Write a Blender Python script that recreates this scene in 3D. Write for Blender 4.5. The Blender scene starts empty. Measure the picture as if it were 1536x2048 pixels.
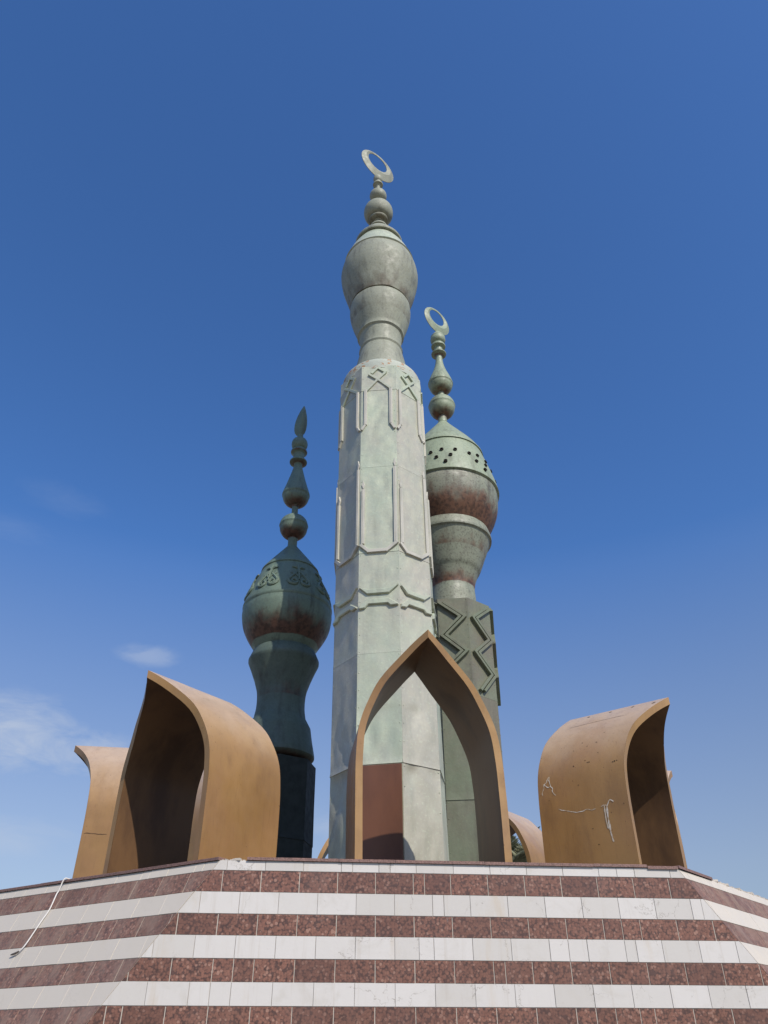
import bpy, bmesh, math, random
from mathutils import Vector, Matrix, noise
R = math.radians
random.seed(7)
scene = bpy.context.scene
COL = scene.collection
EYE = 1.6                      # eye height above the ground
H = 2.55 + EYE                 # top of the plinth

# ------------------------------------------------------------------ camera
cam = bpy.data.cameras.new("camera")
cam.sensor_fit = 'VERTICAL'
cam.sensor_height = 36.0
cam.sensor_width = 27.0
cam.lens = 1540.0 / 2048.0 * 36.0
cam.clip_start = 0.1
cam.clip_end = 5000
camo = bpy.data.objects.new("camera", cam)
COL.objects.link(camo)
camo.location = (0, 0, EYE)
camo.rotation_euler = (R(90 + 35.375), 0, 0)
scene.camera = camo

# ------------------------------------------------------------------ light
SUN_AZ = 180 - 32              # clockwise from +Y
SUN_EL = 44
world = bpy.data.worlds.new("World")
scene.world = world
world.use_nodes = True
wn = world.node_tree
wl = wn.links
bg = wn.nodes['Background']
bg.inputs[1].default_value = 0.15
sky = wn.nodes.new('ShaderNodeTexSky')
sky.sky_type = 'NISHITA'
sky.sun_disc = False
sky.sun_elevation = R(SUN_EL)
sky.sun_rotation = R(SUN_AZ)
sky.air_density = 1.0
sky.dust_density = 0.5
sky.ozone_density = 4.6
hs = wn.nodes.new('ShaderNodeHueSaturation')
hs.inputs['Value'].default_value = 1.0
hs.inputs['Hue'].default_value = 0.507
wl.new(sky.outputs[0], hs.inputs['Color'])
# thin clouds, as part of the sky itself (by direction)
tc = wn.nodes.new('ShaderNodeTexCoord')


def wmath(op, a, b=None, c=None):
    n = wn.nodes.new('ShaderNodeMath')
    n.operation = op
    for i, x in enumerate((a, b, c)):
        if x is None:
            continue
        if isinstance(x, (int, float)):
            n.inputs[i].default_value = x
        else:
            wl.new(x, n.inputs[i])
    return n.outputs[0]


sep = wn.nodes.new('ShaderNodeSeparateXYZ')
wl.new(tc.outputs['Generated'], sep.inputs[0])
az = wmath('ARCTAN2', sep.outputs[0], sep.outputs[1])
el = wmath('ARCSINE', sep.outputs[2])
sat = wn.nodes.new('ShaderNodeMapRange')          # dusty, greyer air low down, deep blue higher up
sat.inputs['From Min'].default_value = R(10)
sat.inputs['From Max'].default_value = R(32)
sat.inputs['To Min'].default_value = 0.80
sat.inputs['To Max'].default_value = 1.19
val = wn.nodes.new('ShaderNodeMapRange')
val.inputs['From Min'].default_value = R(6)
val.inputs['From Max'].default_value = R(30)
val.inputs['To Min'].default_value = 0.62
val.inputs['To Max'].default_value = 1.12
wl.new(el, val.inputs['Value'])
wl.new(val.outputs[0], hs.inputs['Value'])
wl.new(el, sat.inputs['Value'])
wl.new(sat.outputs[0], hs.inputs['Saturation'])
ns = wn.nodes.new('ShaderNodeTexNoise')
ns.inputs['Scale'].default_value = 13.0
ns.inputs['Detail'].default_value = 7.0
ns.inputs['Roughness'].default_value = 0.62
ns.inputs['Distortion'].default_value = 0.5
mp = wn.nodes.new('ShaderNodeMapping')
mp.inputs['Scale'].default_value = (1, 1, 2.6)
wl.new(tc.outputs['Generated'], mp.inputs[0])
wl.new(mp.outputs[0], ns.inputs['Vector'])
cloud = None
# azimuth, elevation, half width, half height (degrees), strength
for (ca, ce, cw, ch, cs) in [(-25.8, 17.6, 5.6, 3.3, 0.72), (-22.0, 16.9, 5.2, 2.2, 0.7),
                             (-18.4, 23.7, 3.0, 1.1, 0.38), (-27.2, 33.1, 5.0, 1.6, 0.06), (-29.5, 30.3, 4.0, 1.6, 0.06),
                             (-24.5, 11.5, 6.0, 1.6, 0.3), (-4.2, 13.2, 2.6, 1.6, 0.3)]:
    dx = wmath('DIVIDE', wmath('SUBTRACT', az, R(ca)), R(cw))
    dy = wmath('DIVIDE', wmath('SUBTRACT', el, R(ce)), R(ch))
    d2 = wmath('ADD', wmath('MULTIPLY', dx, dx), wmath('MULTIPLY', dy, dy))
    m = wmath('MAXIMUM', wmath('SUBTRACT', 1.0, d2), 0.0)
    n = wmath('SUBTRACT', wmath('ADD', wmath('MULTIPLY', m, 0.34), ns.outputs['Fac']), 0.60)
    n = wmath('MINIMUM', wmath('MAXIMUM', wmath('MULTIPLY', n, 3.4), 0.0), 1.0)
    n = wmath('MULTIPLY', wmath('MULTIPLY', n, m), cs * 0.95)
    cloud = n if cloud is None else wmath('MAXIMUM', cloud, n)
mix = wn.nodes.new('ShaderNodeMix')
mix.data_type = 'RGBA'
wl.new(cloud, mix.inputs['Factor'])
wl.new(hs.outputs[0], mix.inputs['A'])
mix.inputs['B'].default_value = (3.5, 3.95, 4.75, 1)
wl.new(mix.outputs['Result'], bg.inputs[0])

sun = bpy.data.lights.new("sun", 'SUN')
sun.energy = 4.0
sun.angle = R(0.53)
sun.color = (1.0, 0.925, 0.825)
suno = bpy.data.objects.new("sun", sun)
COL.objects.link(suno)
sd = Vector((math.sin(R(SUN_AZ)) * math.cos(R(SUN_EL)), math.cos(R(SUN_AZ)) * math.cos(R(SUN_EL)), math.sin(R(SUN_EL))))
suno.rotation_euler = sd.to_track_quat('Z', 'Y').to_euler()
suno.location = (10, -10, 40)

vs = scene.view_settings
vs.view_transform = 'Standard'
vs.look = 'None'
vs.exposure = 0.0
vs.gamma = 1.0


# ------------------------------------------------------------------ node helpers
class Mat:
    def __init__(s, name, rough=0.6, metal=0.0, spec=0.5):
        s.m = bpy.data.materials.new(name)
        s.m.use_nodes = True
        s.n = s.m.node_tree.nodes
        s.l = s.m.node_tree.links
        s.b = s.n['Principled BSDF']
        s.b.inputs['Roughness'].default_value = rough
        s.b.inputs['Metallic'].default_value = metal
        s.b.inputs['Specular IOR Level'].default_value = spec
        s.tc = s.n.new('ShaderNodeTexCoord')

    def put(s, sock, x):
        if isinstance(x, (int, float)):
            sock.default_value = x
        elif isinstance(x, tuple):
            sock.default_value = x if len(x) == 4 else (*x, 1)
        else:
            s.l.new(x, sock)

    def vec(s, scale=(1, 1, 1), src=None):
        m = s.n.new('ShaderNodeMapping')
        m.inputs['Scale'].default_value = scale
        s.l.new(src or s.tc.outputs['Object'], m.inputs[0])
        return m.outputs[0]

    def noise(s, scale, detail=5, rough=0.55, vscale=(1, 1, 1), dist=0.0, col=False):
        n = s.n.new('ShaderNodeTexNoise')
        n.inputs['Scale'].default_value = scale
        n.inputs['Detail'].default_value = detail
        n.inputs['Roughness'].default_value = rough
        n.inputs['Distortion'].default_value = dist
        s.l.new(s.vec(vscale), n.inputs['Vector'])
        return n.outputs['Color' if col else 'Fac']

    def ramp(s, fac, a, b, lo=0.0, hi=1.0):
        n = s.n.new('ShaderNodeMapRange')
        n.interpolation_type = 'SMOOTHSTEP'
        s.put(n.inputs['Value'], fac)
        n.inputs['From Min'].default_value = a
        n.inputs['From Max'].default_value = b
        n.inputs['To Min'].default_value = lo
        n.inputs['To Max'].default_value = hi
        return n.outputs[0]

    def mix(s, fac, a, b, mode='MIX'):
        n = s.n.new('ShaderNodeMix')
        n.data_type = 'RGBA'
        n.blend_type = mode
        s.put(n.inputs['Factor'], fac)
        s.put(n.inputs['A'], a)
        s.put(n.inputs['B'], b)
        return n.outputs['Result']

    def math(s, op, a, b=0.0):
        n = s.n.new('ShaderNodeMath')
        n.operation = op
        s.put(n.inputs[0], a)
        s.put(n.inputs[1], b)
        return n.outputs[0]

    def attr(s, name):
        n = s.n.new('ShaderNodeAttribute')
        n.attribute_name = name
        return n.outputs['Fac']

    def color(s, c):
        s.put(s.b.inputs['Base Color'], c)

    def rough(s, c):
        s.put(s.b.inputs['Roughness'], c)

    def bump(s, h, strength=0.3, dist=0.02):
        n = s.n.new('ShaderNodeBump')
        n.inputs['Strength'].default_value = strength
        n.inputs['Distance'].default_value = dist
        s.l.new(h, n.inputs['Height'])
        s.l.new(n.outputs[0], s.b.inputs['Normal'])


def patina(name, base, alt, dark, copper, rough=0.5, spot=0.5, metal=0.0, darkamt=0.75):
    m = Mat(name, rough, metal)
    big = m.noise(0.75, 4, 0.55)
    str_ = m.noise(3.2, 6, 0.62, (1, 1, 0.16))
    fine = m.noise(16, 5, 0.65)
    c = m.mix(m.math('MINIMUM', m.math('ADD', m.ramp(big, 0.25, 0.78, 0.0, 0.75), m.attr('tint')), 1.0), base, alt)
    c = m.mix(m.math('MULTIPLY', m.ramp(str_, 0.48, 0.74), darkamt), c, dark)
    c = m.mix(m.math('MULTIPLY', m.ramp(fine, 0.5, 0.72), spot), c, dark)
    c = m.mix(m.math('MULTIPLY', m.ramp(fine, 0.46, 0.3), 0.35), c, tuple(min(1, v * 1.28) for v in base))
    st = m.attr('stain')
    warp = m.math('MULTIPLY', m.math('SUBTRACT', m.noise(2.6, 6, 0.6, (1, 1, 0.5)), 0.5), 1.25)
    f = m.ramp(m.math('ADD', st, warp), 0.22, 0.85)
    f = m.math('MULTIPLY', f, m.ramp(st, 0.02, 0.2))
    cop = m.mix(m.ramp(m.noise(7, 5, 0.6), 0.4, 0.66), copper, tuple(v * 0.42 for v in copper))
    c = m.mix(f, c, cop)
    m.color(c)
    m.rough(m.ramp(m.noise(5, 5), 0.3, 0.7, rough - 0.08, rough + 0.14))
    m.bump(m.noise(11, 6, 0.6), 0.22, 0.02)
    return m.m


M = {}
M['pale'] = patina("pale verdigris copper", (0.455, 0.525, 0.385), (0.44, 0.425, 0.345), (0.30, 0.31, 0.24), (0.26, 0.21, 0.16), 0.42, 0.2, 0.12, 0.5)
M['palebulb'] = patina("grey weathered copper", (0.315, 0.335, 0.255), (0.235, 0.245, 0.185), (0.125, 0.125, 0.095), (0.15, 0.12, 0.08), 0.6, 0.5, 0.0)
M['green'] = patina("green verdigris copper", (0.29, 0.345, 0.235), (0.25, 0.30, 0.215), (0.12, 0.13, 0.085), (0.135, 0.056, 0.03), 0.5, 0.6)
M['mottled'] = patina("mottled green brown copper", (0.255, 0.285, 0.21), (0.205, 0.195, 0.155), (0.075, 0.065, 0.048), (0.15, 0.072, 0.04), 0.52, 0.9, 0.0)
M['bronze'] = patina("brown bronze sheet", (0.165, 0.205, 0.13), (0.165, 0.148, 0.108), (0.12, 0.115, 0.082), (0.12, 0.06, 0.04), 0.42, 0.25)
M['dark'] = patina("dark verdigris copper", (0.155, 0.215, 0.155), (0.115, 0.155, 0.118), (0.055, 0.065, 0.05), (0.105, 0.05, 0.03), 0.5, 0.4)
M['shadeneck'] = patina("shade-darkened verdigris copper", (0.095, 0.135, 0.105), (0.075, 0.10, 0.082), (0.04, 0.045, 0.038), (0.09, 0.042, 0.026), 0.6, 0.4)  # left tower neck: its shade is put into a darker copper colour
M['shadeshaft'] = patina("shade-darkened bronze sheet", (0.020, 0.027, 0.021), (0.016, 0.021, 0.018), (0.011, 0.013, 0.011), (0.04, 0.02, 0.015), 0.72, 0.3)  # left tower shaft stands in shade, painted in as a near-black tone

m = Mat("pale painted moulding", 0.5)
m.color(m.mix(m.ramp(m.noise(3, 5, 0.6, (1, 1, 0.3)), 0.42, 0.7), (0.50, 0.485, 0.415), (0.38, 0.38, 0.32)))
m.bump(m.noise(20, 4), 0.15, 0.01)
M['trim'] = m.m

m = Mat("peeling pale lead", 0.7)
p = m.noise(3.5, 7, 0.65, (1, 1, 1.6), 0.6)
m.color(m.mix(m.ramp(p, 0.53, 0.6), (0.42, 0.455, 0.385), (0.36, 0.20, 0.10)))
m.bump(p, 0.5, 0.03)
M['peel'] = m.m

m = Mat("gold brown paint", 0.36, 0.15, 0.5)
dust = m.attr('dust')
v = m.noise(1.1, 5, 0.6, (1, 1, 0.45))
c = m.mix(m.ramp(v, 0.36, 0.68), (0.365, 0.212, 0.080), (0.295, 0.168, 0.064))
c = m.mix(m.math('MULTIPLY', m.ramp(m.noise(2.6, 7, 0.68, (1, 1, 0.35)), 0.50, 0.72), 0.5), c, (0.215, 0.122, 0.058))
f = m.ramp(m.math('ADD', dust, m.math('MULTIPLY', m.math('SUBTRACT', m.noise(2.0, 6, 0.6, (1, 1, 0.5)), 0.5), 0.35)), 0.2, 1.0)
c = m.mix(f, c, (0.56, 0.42, 0.30))  # paler top: sun and sky sheen painted in along with dust and fading
c = m.mix(m.math('MULTIPLY', m.ramp(m.noise(0.8, 6, 0.6, (1, 1, 0.7)), 0.48, 0.66), 0.3), c, (0.34, 0.18, 0.09))
c = m.mix(m.ramp(m.noise(21, 3, 0.6), 0.71, 0.74), c, (0.06, 0.03, 0.015))
c = m.mix(m.math('MULTIPLY', m.ramp(m.noise(5.5, 6, 0.7, (1, 1, 0.05)), 0.55, 0.72), 0.22), c, (0.20, 0.115, 0.058))
c = m.mix(m.math('MULTIPLY', m.ramp(m.noise(26, 4, 0.7, (1, 1, 0.1)), 0.52, 0.75), 0.25), c, (0.17, 0.092, 0.046))
m.color(c)
m.rough(m.ramp(m.noise(3, 5), 0.3, 0.7, 0.33, 0.52))
m.bump(m.noise(2.3, 4, 0.5), 0.12, 0.05)
M['gold'] = m.m

m = Mat("shade-darkened lining paint", 0.5, 0.0, 0.4)
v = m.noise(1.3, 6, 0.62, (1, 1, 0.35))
c = m.mix(m.ramp(v, 0.4, 0.66), (0.15, 0.08, 0.034), (0.085, 0.045, 0.022))  # same gold paint as outside, darkened to carry the interior shade
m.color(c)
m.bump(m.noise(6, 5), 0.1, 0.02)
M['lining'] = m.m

m = Mat("brown door paint", 0.42)
m.color(m.mix(m.ramp(m.noise(1.4, 5, 0.6, (1, 1, 0.3)), 0.35, 0.7), (0.165, 0.068, 0.034), (0.11, 0.045, 0.024)))
m.bump(m.noise(3, 4), 0.1, 0.03)
M['door'] = m.m

m = Mat("red granite", 0.22, 0.0, 0.5)
vo = m.n.new('ShaderNodeTexVoronoi')
vo.inputs['Scale'].default_value = 27
vo.inputs['Randomness'].default_value = 0.9
m.l.new(m.tc.outputs['Object'], vo.inputs['Vector'])
d = m.math('ADD', vo.outputs['Distance'], m.math('MULTIPLY', m.math('SUBTRACT', m.noise(70, 4, 0.7), 0.5), 0.5))
sepc = m.n.new('ShaderNodeSeparateColor')
m.l.new(vo.outputs['Color'], sepc.inputs[0])
grain = m.mix(sepc.outputs[0], (0.275, 0.13, 0.088), (0.20, 0.092, 0.064))
grain = m.mix(m.ramp(sepc.outputs[1], 0.86, 0.90), grain, (0.36, 0.20, 0.145))
grain = m.mix(m.ramp(sepc.outputs[2], 0.84, 0.90), grain, (0.11, 0.058, 0.046))
c = m.mix(m.ramp(d, 0.42, 0.9), grain, (0.075, 0.04, 0.032))
c = m.mix(m.ramp(m.noise(95, 2, 0.5), 0.58, 0.68, 0.0, 0.6), c, (0.06, 0.032, 0.026))
c = m.mix(m.math('MULTIPLY', m.ramp(m.noise(0.9, 5, 0.6), 0.5, 0.75), 0.4), c, (0.16, 0.11, 0.095))
tint = m.attr('tint')
c = m.mix(m.math('MULTIPLY', tint, 0.5), c, (0.085, 0.042, 0.032))
c = m.mix(m.ramp(m.noise(2.0, 6, 0.7, (1.4, 1.4, 0.5)), 0.66, 0.74, 0.0, 0.4), c, (0.42, 0.36, 0.33))
c = m.mix(m.math('MULTIPLY', m.attr('sheen_grime'), m.ramp(m.noise(2.2, 7, 0.7, (1.6, 1.6, 0.35)), 0.38, 0.58, 0.72, 0.2)), c, (0.27, 0.185, 0.14))  # grazing sky sheen painted in as a paler tone, together with dust
m.color(c)
m.rough(m.math('ADD', m.ramp(m.noise(1.6, 6, 0.6), 0.3, 0.7, 0.24, 0.42), m.math('MULTIPLY', m.attr('sheen_grime'), 0.3)))
m.bump(m.noise(30, 3), 0.05, 0.01)
M['granite'] = m.m

m = Mat("white marble", 0.34, 0.0, 0.3)
tint = m.attr('tint')
c = m.mix(tint, (0.635, 0.61, 0.57), (0.55, 0.525, 0.48))
c = m.mix(m.math('MULTIPLY', m.ramp(m.noise(2.2, 7, 0.62, (1, 1, 1), 1.0), 0.5, 0.72), 0.55), c, (0.53, 0.50, 0.445))
c = m.mix(m.math('MULTIPLY', m.ramp(m.noise(1.1, 6, 0.65, (1.6, 1.6, 0.35)), 0.58, 0.76), 0.5), c, (0.52, 0.42, 0.29))
c = m.mix(m.math('MULTIPLY', m.ramp(m.noise(9, 6, 0.7, (1, 1, 0.05)), 0.55, 0.75), 0.4), c, (0.44, 0.385, 0.31))
vo = m.n.new('ShaderNodeTexVoronoi')
vo.feature = 'DISTANCE_TO_EDGE'
vo.inputs['Scale'].default_value = 1.5
wv = m.n.new('ShaderNodeVectorMath')
wv.operation = 'MULTIPLY_ADD'
m.l.new(m.noise(3.0, 6, 0.65, (1, 1, 1), 0, True), wv.inputs[0])
wv.inputs[1].default_value = (0.5, 0.5, 0.5)
m.l.new(m.vec((1, 1, 0.75)), wv.inputs[2])
m.l.new(wv.outputs[0], vo.inputs['Vector'])
cr = m.math('MULTIPLY', m.ramp(vo.outputs['Distance'], 0.0, 0.0075, 1.0, 0.0), m.ramp(m.noise(1.7, 4), 0.5, 0.58))
c = m.mix(m.math('MULTIPLY', cr, 0.75), c, (0.25, 0.22, 0.18))
c = m.mix(m.ramp(m.noise(34, 4, 0.7), 0.72, 0.76, 0.0, 0.55), c, (0.36, 0.33, 0.29))
c = m.mix(m.math('MULTIPLY', m.attr('sheen_grime'), 0.8), c, (0.585, 0.525, 0.43))
m.color(c)
m.rough(m.ramp(m.noise(4, 5), 0.3, 0.7, 0.36, 0.55))
m.bump(m.noise(9, 6, 0.6), 0.12, 0.012)
M['marble'] = m.m

m = Mat("grout", 0.9)
m.color(m.mix(m.noise(5, 6, 0.6), (0.60, 0.55, 0.47), (0.42, 0.37, 0.31)))
m.bump(m.noise(25, 5), 0.4, 0.01)
M['grout'] = m.m

m = Mat("coping granite", 0.45)
m.color(m.mix(m.ramp(m.noise(45, 4, 0.7), 0.4, 0.62), (0.27, 0.155, 0.125), (0.13, 0.075, 0.06)))
M['coping'] = m.m

m = Mat("dusty paving", 0.85)
c = m.mix(m.noise(0.6, 7, 0.6), (0.20, 0.18, 0.155), (0.14, 0.128, 0.112))
br = m.n.new('ShaderNodeTexBrick')
br.inputs['Scale'].default_value = 1.0
br.inputs['Brick Width'].default_value = 0.6
br.inputs['Row Height'].default_value = 0.6
br.inputs['Mortar Size'].default_value = 0.006
br.offset = 0.0
m.l.new(m.tc.outputs['Object'], br.inputs['Vector'])
c = m.mix(m.math('MULTIPLY', br.outputs['Fac'], 0.6), c, (0.16, 0.14, 0.12))
m.color(c)
M['paving'] = m.m

m = Mat("dry sandy ground", 0.95)
m.color(m.mix(m.noise(0.15, 8, 0.65), (0.30, 0.245, 0.175), (0.20, 0.165, 0.12)))
m.bump(m.noise(3, 6), 0.4, 0.05)
M['sand'] = m.m

m = Mat("white cable sheath", 0.5)
m.color(m.mix(m.noise(4, 4), (0.78, 0.76, 0.72), (0.6, 0.57, 0.52)))
M['cable'] = m.m
m = Mat("frayed dark cable end", 0.7)
m.color((0.12, 0.10, 0.085))
M['cable_end'] = m.m
m = Mat("brown weld seam", 0.7)
m.color((0.10, 0.052, 0.026))
M['seam'] = m.m
m = Mat("white chalky paint", 0.8)
m.color(m.mix(m.ramp(m.noise(14, 5, 0.7), 0.4, 0.6), (0.62, 0.58, 0.50), (0.42, 0.33, 0.22)))
M['chalk'] = m.m
m = Mat("rusted dark hole", 0.9)
m.color((0.018, 0.013, 0.01))
M['hole'] = m.m
m = Mat("palm leaf", 0.5)
m.color(m.mix(m.ramp(m.noise(1.2, 4), 0.35, 0.65), (0.27, 0.275, 0.16), (0.13, 0.145, 0.075)))
M['leaf'] = m.m
m = Mat("palm bark", 0.9)
m.color(m.mix(m.noise(6, 6, 0.6, (1, 1, 3)), (0.20, 0.14, 0.09), (0.10, 0.07, 0.045)))
m.bump(m.noise(8, 5, 0.6, (1, 1, 3)), 0.6, 0.05)
M['bark'] = m.m


# ------------------------------------------------------------------ object helpers
def empty(name, label=None, cat=None, loc=(0, 0, 0), group=None):
    o = bpy.data.objects.new(name, None)
    COL.objects.link(o)
    o.location = loc
    o.empty_display_size = 0.3
    tag(o, label, cat, group)
    return o


def tag(o, label=None, cat=None, group=None, kind=None):
    if label:
        o['label'] = label
    if cat:
        o['category'] = cat
    if group:
        o['group'] = group
    if kind:
        o['kind'] = kind


class MB:
    def __init__(s):
        s.v = []
        s.f = []
        s.mi = []
        s.at = {}

    def add(s, vs_, fs, mi=0, **attrs):
        k = len(s.v)
        for name in attrs:
            s.at.setdefault(name, [0.0] * k)
        s.v += [tuple(q) for q in vs_]
        for name in s.at:
            s.at[name] += list(attrs.get(name, [0.0] * len(vs_)))
        for q in fs:
            s.f.append([i + k for i in q])
            s.mi.append(mi)

    def box(s, c, h, rot=None, **kw):
        vs_ = [Vector((x * h[0], y * h[1], z * h[2])) for x in (-1, 1) for y in (-1, 1) for z in (-1, 1)]
        if rot is not None:
            vs_ = [rot @ q for q in vs_]
        vs_ = [q + Vector(c) for q in vs_]
        s.add(vs_, [(0, 1, 3, 2), (4, 6, 7, 5), (0, 4, 5, 1), (2, 3, 7, 6), (0, 2, 6, 4), (1, 5, 7, 3)], **kw)

    def prism(s, poly, frame, d0, d1, bev=0.0, mi=0):
        """poly in (u, w) -> frame(u, w, d); outward side at d1"""
        n = len(poly)
        a = sum(poly[i][0] * poly[(i + 1) % n][1] - poly[(i + 1) % n][0] * poly[i][1] for i in range(n))
        if a < 0:
            poly = poly[::-1]
        lo = [frame(u, w, d0) for u, w in poly]
        if bev:
            hi0 = [frame(u, w, d1 - bev) for u, w in poly]
            hi = [frame(u, w, d1) for u, w in inset(poly, bev)]
            s.add(lo + hi0 + hi, [[i, (i + 1) % n, n + (i + 1) % n, n + i] for i in range(n)] +
                  [[n + i, n + (i + 1) % n, 2 * n + (i + 1) % n, 2 * n + i] for i in range(n)] +
                  [list(range(2 * n, 3 * n))], mi)
        else:
            hi = [frame(u, w, d1) for u, w in poly]
            s.add(lo + hi, [[i, (i + 1) % n, n + (i + 1) % n, n + i] for i in range(n)] + [list(range(n, 2 * n))], mi)

    def tube(s, pts, rad, seg=8, cap=True, mi=0):
        pts = [Vector(p_) for p_ in pts]
        n = len(pts)
        up = Vector((0.13, 0.21, 1)).normalized()
        vs_ = []
        for i, p_ in enumerate(pts):
            t = (pts[min(i + 1, n - 1)] - pts[max(i - 1, 0)]).normalized()
            a = t.cross(up)
            if a.length < 0.05:
                a = t.cross(Vector((1, 0, 0)))
            a.normalize()
            b = t.cross(a).normalized()
            rr = rad[i] if isinstance(rad, (list, tuple)) else rad
            for k in range(seg):
                q = 2 * math.pi * k / seg
                vs_.append(p_ + (a * math.cos(q) + b * math.sin(q)) * rr)
        fs = [[i * seg + k, i * seg + (k + 1) % seg, (i + 1) * seg + (k + 1) % seg, (i + 1) * seg + k] for i in range(n - 1) for k in range(seg)]
        if cap:
            fs += [list(range(seg))[::-1], [(n - 1) * seg + k for k in range(seg)]]
        s.add(vs_, fs, mi)

    def build(s, name, mats, parent=None, smooth=None, fix=True):
        me = bpy.data.meshes.new(name)
        me.from_pydata(s.v, [], s.f)
        for a, vals in s.at.items():
            at = me.attributes.new(a, 'FLOAT', 'POINT')
            at.data.foreach_set('value', vals)
        if not isinstance(mats, (list, tuple)):
            mats = [mats]
        for q in mats:
            me.materials.append(q)
        if len(mats) > 1:
            me.polygons.foreach_set('material_index', s.mi)
        if fix:
            bm = bmesh.new()
            bm.from_mesh(me)
            bmesh.ops.recalc_face_normals(bm, faces=bm.faces)
            bm.to_mesh(me)
            bm.free()
        if smooth is not None:
            me.polygons.foreach_set('use_smooth', [True] * len(me.polygons))
            me.set_sharp_from_angle(angle=R(smooth))
        me.update()
        o = bpy.data.objects.new(name, me)
        COL.objects.link(o)
        if parent:
            o.parent = parent
        return o


def inset(poly, d):
    n = len(poly)
    out = []
    for i in range(n):
        p0, p1, p2 = (Vector(poly[i - 1]), Vector(poly[i]), Vector(poly[(i + 1) % n]))
        a = (p1 - p0).normalized()
        b = (p2 - p1).normalized()
        na, nb = Vector((-a.y, a.x)), Vector((-b.y, b.x))
        k = 1 + na.dot(nb)
        v_ = (na + nb) / max(k, 0.35)
        q = p1 + v_ * d
        out.append((q.x, q.y))
    return out


def refine(pts, sub=4, corner=38):
    """smooth a (z, r) profile, keeping real corners"""
    P = [Vector(p_[:2]) for p_ in pts]
    n = len(P)
    cor = [True] * n
    for i in range(1, n - 1):
        a, b = P[i] - P[i - 1], P[i + 1] - P[i]
        if a.length > 1e-6 and b.length > 1e-6:
            cor[i] = math.degrees(a.angle(b)) > corner
    out = []
    for i in range(n - 1):
        d = P[i + 1] - P[i]
        L = d.length

        def tan(j):
            if cor[j]:
                return d
            t = (P[j + 1] - P[j - 1]).normalized()
            return t * L
        t0, t1 = tan(i), tan(i + 1)
        k = sub if (L > 0.06 and not (cor[i] and cor[i + 1])) else 1
        for q in range(k):
            t = q / k
            p_ = (2 * t**3 - 3 * t * t + 1) * P[i] + (t**3 - 2 * t * t + t) * t0 + (-2 * t**3 + 3 * t * t) * P[i + 1] + (t**3 - t * t) * t1
            out.append((p_.x, max(p_.y, 0.001)))
    out.append((P[-1].x, P[-1].y))
    return out


def lathe(name, prof, mat, parent, bands=(), seg=72, dent=0.0, seed=0, corner=38):
    pr = refine(prof, 4, corner)
    vs_, st = [], []
    for z, r in pr:
        s_ = 0.0
        for z0, z1, a in bands:          # bare copper where rain never washes: full at z0, none at z1
            if min(z0, z1) <= z <= max(z0, z1):
                s_ = max(s_, a * (1 - (z - z0) / (z1 - z0)))
        for k in range(seg):
            q = 2 * math.pi * k / seg
            rr = r
            if dent and r > 0.3:
                rr += dent * noise.noise(Vector((math.cos(q) * 2.2 + seed, math.sin(q) * 2.2, z * 1.6)))
            vs_.append((rr * math.sin(q), -rr * math.cos(q), z))
            st.append(s_)
    n = len(pr)
    fs = [[i * seg + k, i * seg + (k + 1) % seg, (i + 1) * seg + (k + 1) % seg, (i + 1) * seg + k] for i in range(n - 1) for k in range(seg)]
    fs.append([k for k in range(seg)])
    fs.append([(n - 1) * seg + k for k in range(seg)])
    mb = MB()
    mb.add(vs_, fs, stain=st)
    return mb.build(name, mat, parent, smooth=34)


def cut(prof, a, b):
    return prof[a:b]


# ------------------------------------------------------------------ ground
mb = MB()
mb.add([(-2500, -2500, 0), (2500, -2500, 0), (2500, 2500, 0), (-2500, 2500, 0)], [(0, 1, 2, 3)])
o = mb.build("ground", M['sand'], fix=False)
tag(o, kind='structure')
mb = MB()
n = 64
mb.add([(28 * math.cos(2 * math.pi * k / n), 17 + 28 * math.sin(2 * math.pi * k / n), 0.012) for k in range(n)], [list(range(n))])
o = mb.build("pavement", M['paving'], fix=False)
tag(o, kind='structure')

# ------------------------------------------------------------------ plinth
CX, CY = -0.02, 19.96
Lc = Vector((-2.58116, 13.05231))
Rc = Vector((4.82576, 13.71651))
fdir = (Rc - Lc).normalized()                     # along the front face
back = Vector((-fdir.y, fdir.x))
uL = Vector((-0.848, 0.530)).normalized()
uR = Vector((0.6645, 0.7473)).normalized()
SL = 0.74                                         # how far a corner moves sideways per metre of height


def diag_plane(c, u, lat):
    # plane through the top corner holding the level direction u and the slanted corner line
    d = Vector((lat.x * SL, lat.y * SL, -1))
    n_ = Vector((u.x, u.y, 0)).cross(d).normalized()
    return n_


planes = []                                       # (point on the top edge, normal), counter-clockwise from the front
nfront = Vector((-back.x, -back.y, 0))
planes.append((Vector((Lc.x, Lc.y, H)), nfront))
nR = diag_plane(Rc, uR, fdir)
nR = nR if nR.xy.dot(Rc - Vector((CX, CY))) > 0 else -nR
planes.append((Vector((Rc.x, Rc.y, H)), nR))
E = Vector((CX, CY)) + fdir * 8.2
planes.append((Vector((E.x, E.y, H)), Vector((fdir.x, fdir.y, 0))))
cR2 = Vector((CX, CY)) + fdir * 4.9 + back * 7.0
c3 = (fdir + back).normalized()
planes.append((Vector((CX + c3.x * 7.9, CY + c3.y * 7.9, H)), Vector((c3.x, c3.y, 0.5)).normalized()))
planes.append((Vector((CX + back.x * 7.1, CY + back.y * 7.1, H)), Vector((back.x, back.y, 0))))
c4 = (-fdir + back).normalized()
planes.append((Vector((CX + c4.x * 7.6, CY + c4.y * 7.6, H)), Vector((c4.x, c4.y, 0.5)).normalized()))
W = Vector((CX, CY)) - fdir * 7.75
planes.append((Vector((W.x, W.y, H)), Vector((-fdir.x, -fdir.y, 0))))
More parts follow.
